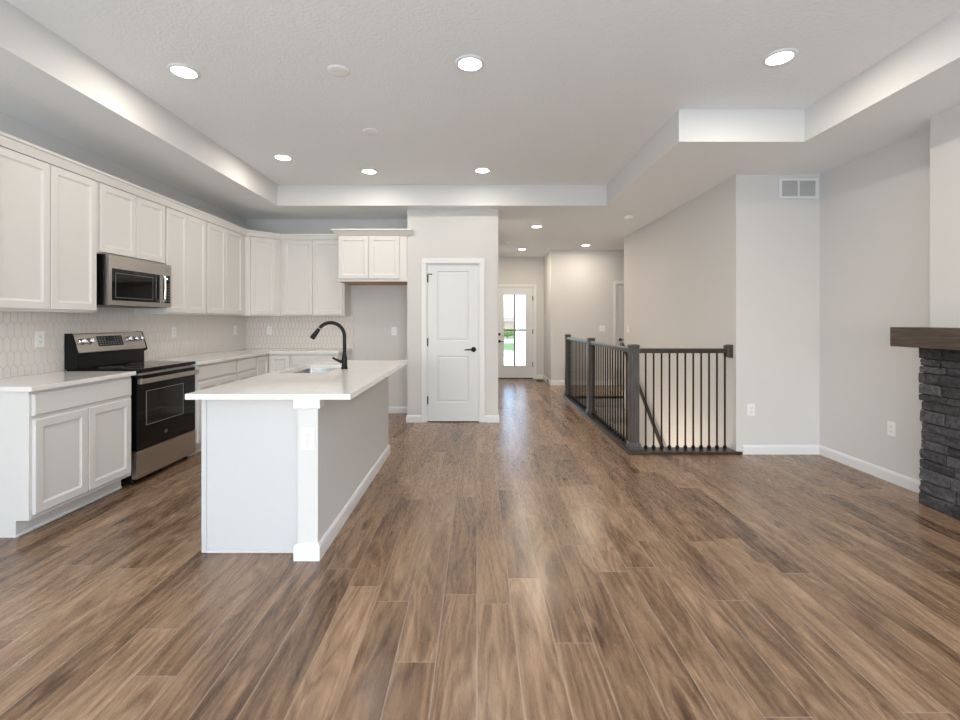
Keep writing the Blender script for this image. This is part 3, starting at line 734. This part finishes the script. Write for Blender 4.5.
outlet('white outlet on the end of the island half-wall', (-.924, KY0, .663), (0,-1,0))
outlet('white outlet low on the narrow wall below the vent grille', (2.686, YV, .4325), (0,-1,0))
outlet('white outlet low on the right wall near the stone fireplace', (XR, 3.727, .431), (-1,0,0))
outlet('white wall switch on the hall wall left of the partly hidden door', (2.54, YH, 1.15), (0,-1,0), 'switch', .118, .118)
outlet('white wall switch on the stair wall above the railing', (XS, 7.72, 1.17), (-1,0,0), 'switch')

# ------------------------------------------------------------------ vent grille, registers
t = thing('vent_grille', 'white return air vent grille high on the narrow wall', 'vent', (3.135, YV, 2.51))
VM = basis((2.958, YV, 2.505), (0,-1,0)); vw, vh = .384, .196
bm = B(); f = .028
for r in ((0, f, 0, vh), (vw-f, vw, 0, vh), (f, vw-f, 0, f*.8), (f, vw-f, vh-f*.8, vh), (vw/2-.007, vw/2+.007, f*.8, vh-f*.8)): mbox(bm, VM, *r, .0004, .012, .002)
obj('frame', bm, M_TRIM, t)
bm = B()
for a, b in ((f, vw/2-.007), (vw/2+.007, vw-f)):
    n = 14
    for k in range(n):
        v = f*.8+.004+k*(vh-1.6*f-.004)/n
        T = VM @ Matrix.Translation((0, v, .002)) @ Matrix.Rotation(math.radians(-38), 4, 'X')
        mbox(bm, T, a, b, 0, .010, 0, .0012)
obj('louvres', bm, M_TRIM, t)
bm = B(); mbox(bm, VM, f, vw-f, f*.8, vh-f*.8, .0003, .0012); obj('backing', bm, M_BACK, t)
t = thing('floor_register', 'small dark metal floor register in front of the entry corner', 'vent', (1.36, 9.98, 0))
bm = B()
bx(bm, 1.29, 1.43, 9.82, 9.832, .0005, .006); bx(bm, 1.29, 1.43, 10.108, 10.12, .0005, .006); bx(bm, 1.29, 1.302, 9.832, 10.108, .0005, .006); bx(bm, 1.418, 1.43, 9.832, 10.108, .0005, .006)
for k in range(12): bx(bm, 1.302, 1.418, 9.84+k*.0225, 9.852+k*.0225, .0005, .004)
obj('grille', bm, M_REGIS, t)
t = thing('baseboard_register', 'dark vent register set into the baseboard of the entry side wall', 'vent', (XF, 9.66, 0))
bm = B(); bx(bm, XF-.014, XF-.0006, 9.565, 9.755, .002, .088, .002); fr_ = obj('frame', bm, M_TRIM, t)
bm = B()
for k in range(7): bx(bm, XF-.018, XF-.0142, 9.580, 9.740, .014+k*.0095, .020+k*.0095)
obj('slots', bm, M_REGIS, t)

# ------------------------------------------------------------------ ceiling fittings
DOWNP = Matrix.Rotation(PI, 4, 'X')
def downlight(label, x, y, z, power=DOWN_W, color=DOWN):
    t = thing('recessed_light', label, 'ceiling light', (x, y, z), 'recessed ceiling downlights')
    M = Matrix.Translation((x, y, z)) @ DOWNP
    bm = B(); lathe(bm, [(.098, .0004), (.097, .006), (.090, .010), (.076, .011), (.073, .005), (.073, .0004)], M, 36, False, False); obj('trim_ring', bm, M_TRIM, t, smooth=True)
    bm = B(); lathe(bm, [(.0728, .0010), (.0728, .004), (.060, .006), (0, .007)], M, 28, True, False); obj('lens', bm, M_LENS, t, smooth=True)
    l = bpy.data.lights.new('downlight_beam', 'AREA'); l.shape = 'DISK'; l.size = .13; l.energy = power; l.color = color
    o = bpy.data.objects.new('downlight_beam', l); COL.objects.link(o); o.location = (x, y, z-.012)
    return t
downlight('lit recessed light nearest the left tray edge, front of the room', -1.985, 3.116, ZT, 5.6)
downlight('lit recessed light in the front middle of the raised ceiling', -.046, 3.02, ZT, 7.5)
downlight('lit recessed light at the right front of the raised ceiling toward the fireplace', 1.94, 2.95, ZT, 7.8)
downlight('lit recessed light by the far left corner of the raised ceiling, near the cabinets', -2.005, 4.755, ZT, 4.8)
downlight('lit recessed light at the back of the raised ceiling above the refrigerator alcove', -1.22, 5.20, ZT, 4.0)
downlight('lit recessed light at the back of the raised ceiling above the pantry corner', .06, 5.165, ZT, 4.0)
WARM = (1.0, .86, .70)
downlight('lit hallway light nearest the living room', .906, 6.98, ZC, HALL_W, WARM)
downlight('lit hallway light closest to the glazed front door', .9, 9.20, ZC, HALL_W, WARM)
downlight('lit recessed light on the hall ceiling above the wall switch', 2.06, 8.71, ZC, 7.0, WARM)
def cover(name, label, cat, x, y, z, r, prof, group=None):
    M = Matrix.Translation((x, y, z)) @ DOWNP
    bm = B(); lathe(bm, [(r*a, h) for a, h in prof], M, 32, False, False)
    return sgn(obj(name, bm, M_PLAST, smooth=True), label, cat, group)
FL = [(1, .0004), (1, .004), (.93, .009), (.6, .011), (0, .012)]
cover('ceiling_cover_plate', 'round white blank cover on the raised ceiling, the nearer and larger-looking one', 'cover plate', -.936, 3.11, ZT, .074, FL)
cover('ceiling_cover_plate', 'round white blank cover on the raised ceiling, the farther one above the sink', 'cover plate', -.948, 4.11, ZT, .074, FL)
DT = [(1, .0004), (1, .012), (.94, .016), (.90, .034), (.80, .040), (.3, .042), (0, .042)]
cover('smoke_detector', 'round white smoke detector on the lower ceiling over the stair railing', 'smoke detector', 2.09, 6.32, ZC, .070, DT)
cover('smoke_detector', 'small white smoke detector on the hallway ceiling before the front door', 'smoke detector', .60, 8.35, ZC, .062, DT)

# ------------------------------------------------------------------ stair railing
t = thing('stair_railing', 'dark stained wood railing with black iron balusters around the stairwell', 'railing', (1.565, 4.6, 0))
bm = B(); prism(bm, [(1.482, 4.488), (2.590, 4.488), (2.590, 4.5085), (2.5395, 4.5085), (2.5395, 4.655), (1.640, 4.655), (1.640, 7.995), (1.482, 7.995)], .001, .028)
bmesh.ops.bevel(bm, geom=bm.edges[:], offset=.003, segments=1, affect='EDGES', clamp_overlap=True); obj('base_plate', bm, M_STAINH, t)
for yc in (4.605, 6.325, 7.945):
    xc = 1.567; h = .045
    bm = B(); bx(bm, xc-h, xc+h, yc-h, yc+h, .029, 1.045, .004); npst = obj('newel_post', bm, M_STAIN, t)
    bm = B(); loops(bm, [[(xc+s*a, yc+s2*a, z) for s, s2 in ((-1,-1),(1,-1),(1,1),(-1,1))] for a, z in ((.046,1.0455),(.049,1.049),(.049,1.056),(.043,1.066),(.039,1.071))], Matrix.Identity(4)); obj('post_cap', bm, M_STAIN, npst)
    bm = B(); loops(bm, [[(xc+s*a, yc+s2*a, z) for s, s2 in ((-1,-1),(1,-1),(1,1),(-1,1))] for a, z in ((.0615,.0285),(.0615,.062),(.057,.070),(.054,.090),(.0455,.098))], Matrix.Identity(4)); obj('post_base', bm, M_STAIN, npst)
RP = [(-.030, .985), (.030, .985), (.031, 1.012), (.024, 1.027), (.010, 1.031), (-.010, 1.031), (-.024, 1.027), (-.031, 1.012)]
for a, b in ((4.651, 6.279), (6.371, 7.899)):
    bm = B(); sweep(bm, [(1.567, a), (1.567, b)], RP); obj('handrail', bm, M_STAINH, t)
bm = B(); sweep(bm, [(1.613, 4.605), (2.486, 4.605)], RP); obj('handrail', bm, M_STAINH, t)
bm = B(); bx(bm, 2.487, 2.5195, 4.566, 4.646, .945, 1.062, .004); bx(bm, 2.520, 2.5395, 4.556, 4.656, .938, 1.069, .003); obj('wall_bracket_block', bm, M_STAIN, t)
def baluster(x, y):
    bm = B(); bx(bm, x-.0064, x+.0064, y-.0064, y+.0064, .029, .9845); b = obj('baluster', bm, M_BMETAL, t)
    bm = B(); loops(bm, [[(x+a*math.cos(PI/4*k+PI/8), y+a*math.sin(PI/4*k+PI/8), z) for k in range(8)] for a, z in ((.016,.0288),(.018,.040),(.018,.052),(.012,.060),(.0075,.062))], Matrix.Identity(4)); obj('shoe', bm, M_BMETAL, b)
for k in range(11): baluster(1.689+.0792*k, 4.605)
for k in range(16): baluster(1.567, 4.715+k*(6.215-4.715)/15)
for k in range(15): baluster(1.567, 6.435+k*(7.835-6.435)/14)
# rail on the stair wall
t = thing('wall_handrail', 'dark wood wall handrail sloping down the staircase wall', 'handrail', (2.49, 7.0, 0))
pa = [(2.488, 8.0-.04, .905), (2.488, 7.88, .900)]
P0 = Vector((2.488, 7.86, .895)); D = Vector((0, -1, -.765))
path = [Vector((2.488, 7.93, .905)), P0] + [P0+D*k*.4 for k in range(1, 9)]
bm = B()
rows = []
for i, p in enumerate(path):
    hh2 = .030; ww = .022
    rows.append([bm.verts.new((p.x+a*ww, p.y, p.z+b*hh2)) for a, b in ((-1,-.6),(-.6,-1),(.6,-1),(1,-.6),(1,.6),(.6,1),(-.6,1),(-1,.6))])
for r, s in zip(rows, rows[1:]):
    for k in range(8): bm.faces.new((r[k], r[(k+1)%8], s[(k+1)%8], s[k]))
bm.faces.new(rows[0]); bm.faces.new(rows[-1][::-1])
obj('rail', bm, M_STAINH, t)
for k in (.3, 1.5, 2.7):
    p = P0+D*k
    bm = B(); tube(bm, [p+Vector((0,0,-.03)), p+Vector((.012,0,-.055)), Vector((XS-.002, p.y, p.z-.06))], .006, 8)
    lathe(bm, [(.022, 0), (.022, .004)], Matrix.Translation((XS-.0005, p.y, p.z-.06)) @ Matrix.Rotation(-PI/2, 4, 'Y'), 14); obj('bracket', bm, M_BMETAL, t)

# ------------------------------------------------------------------ fireplace
t = thing('fireplace_surround', 'dark grey stacked stone fireplace surround against the right wall', 'fireplace', (3.2, 2.3, 0))
bm = B(); bx(bm, 3.176, 3.2045, 1.2, 3.27, .001, 1.118); bx(bm, 3.206, 3.338, 3.2555, 3.27, .001, 1.118); obj('mortar', bm, M_MORTAR, t)
bm = B(); z = .003; rnd = random.Random(11)
while z < 1.09:
    h = rnd.choice((.050, .062, .075, .088)); h = min(h, 1.118-z)
    if 1.118-z-h < .04: h = 1.118-z
    y = 3.284+rnd.uniform(-.008, .010); first = True
    while y > 1.2:
        l_ = rnd.uniform(.09, .34)
        if first: l_ = rnd.uniform(.10, .28)
        y0 = max(1.2, y-l_); pr = rnd.uniform(-.014, .014)
        vs0 = len(bm.verts)
        tb = B(); bx(tb, 3.158+pr*.8, 3.182, y0+.003, y-.003, z+.003, z+h-.003)
        bmesh.ops.subdivide_edges(tb, edges=tb.edges[:], cuts=2, use_grid_fill=True)
        for v in tb.verts:
            v.co += Vector((rnd.uniform(-.004, .004) if v.co.x < 3.17 else 0, rnd.uniform(-.002, .002), rnd.uniform(-.0022, .0022)))
        bmesh.ops.bevel(tb, geom=[e for e in tb.edges if e.calc_face_angle(0) > 1.0], offset=.0035, segments=1, affect='EDGES', clamp_overlap=True)
        if first:
            bx(tb, 3.183, 3.335, 3.258, y-.004, z+.002, z+h-.002, .003)
        me = bpy.data.meshes.new('tmp'); tb.to_mesh(me); tb.free(); bm.from_mesh(me); bpy.data.meshes.remove(me)
        y = y0; first = False
    z += h
obj('stone_veneer', bm, M_STONE, t)
t = thing('mantel_shelf', 'thick dark brown wood mantel beam on top of the stone surround', 'mantel', (3.1, 2.2, 1.12))
bm = B(); bx(bm, 3.008, 3.2045, 1.05, 3.352, 1.1235, 1.262, .003); bx(bm, 3.2050, 3.355, 3.259, 3.352, 1.1235, 1.262, .003); obj('beam', bm, M_MANTEL, t)

# ------------------------------------------------------------------ outside the front door
bm = B(); bx(bm, -3, 6, YE+.145, 22.0, -.30, -.14); struct('entry_walk', bm, M_CONC)
bm = B(); bx(bm, -20, 40, 22.0, 29.0, -.30, -.12); struct('lawn', bm, M_GRASS)
bm = B(); bx(bm, -40, 60, 29.0, 37.0, -.34, -.16); struct('street', bm, M_ROAD)
bm = B(); bx(bm, -60, 80, 37.0, 110, -.40, -.20); struct('far_lawn', bm, M_GRASS)
t = thing('siding_wall', 'white siding garage wall seen through the front door glass', 'building', (2.2, 14.6, -.14))
bm = B(); bx(bm, 1.52, 3.4, YE+.9, 18.3, -.139, 3.2); obj('wall', bm, M_SIDING, t)
bm = B()
for k in range(17): prism(bm, [(1.519, -.10+k*.19), (1.500, -.10+k*.19), (1.519, .085+k*.19)], YE+.9, 18.3, MP)
obj('lap_boards', bm, M_SIDING, t)
t = thing('distant_house', 'distant brown house seen through the front door glass', 'house', (7, 75, -.2))
bm = B(); bx(bm, 2, 13, 70, 78, -.199, 1.15); obj('wall', bm, M_BRICK, t)
MR = Matrix(((0,0,1,0),(1,0,0,0),(0,1,0,0),(0,0,0,1)))
bm = B(); prism(bm, [(69.6, 1.151), (74, 1.75), (78.4, 1.151)], 1.7, 13.3, MR); obj('roof', bm, M_ROOF, t)
def shrub(label, x, y, r, h, seed):
    t = thing('shrub', label, 'shrub', (x, y, -.2)); rn = random.Random(seed)
    bm = B(); tube(bm, [(x, y, -.2), (x+.02, y, .1), (x, y, h*.5)], [.05, .04, .02], 8); obj('stem', bm, M_MANTEL, t)
    bm = B()
    for k in range(900):
        a, b_ = rn.uniform(0, 2*PI), math.acos(rn.uniform(-1, 1)); rr = r*rn.uniform(.55, 1)**.5
        c = Vector((x+rr*math.sin(b_)*math.cos(a), y+rr*math.sin(b_)*math.sin(a), h*.55+.45*h*math.cos(b_)*rn.uniform(.6, 1)-.1))
        e1 = Vector((rn.uniform(-1,1), rn.uniform(-1,1), rn.uniform(-1,1))).normalized(); e2 = e1.orthogonal().normalized(); s = rn.uniform(.05, .10)
        bm.faces.new([bm.verts.new(c+v) for v in (e1*s, e2*s*.5, -e1*s, -e2*s*.5)])
    obj('foliage', bm, M_LEAF, t, recalc=False)
shrub('green shrub across the street, seen through the front door glass', 2.55, 38.5, .75, .72, 3)
shrub('green shrub across the street, beside the siding wall edge', 4.4, 39.5, .60, .62, 5)
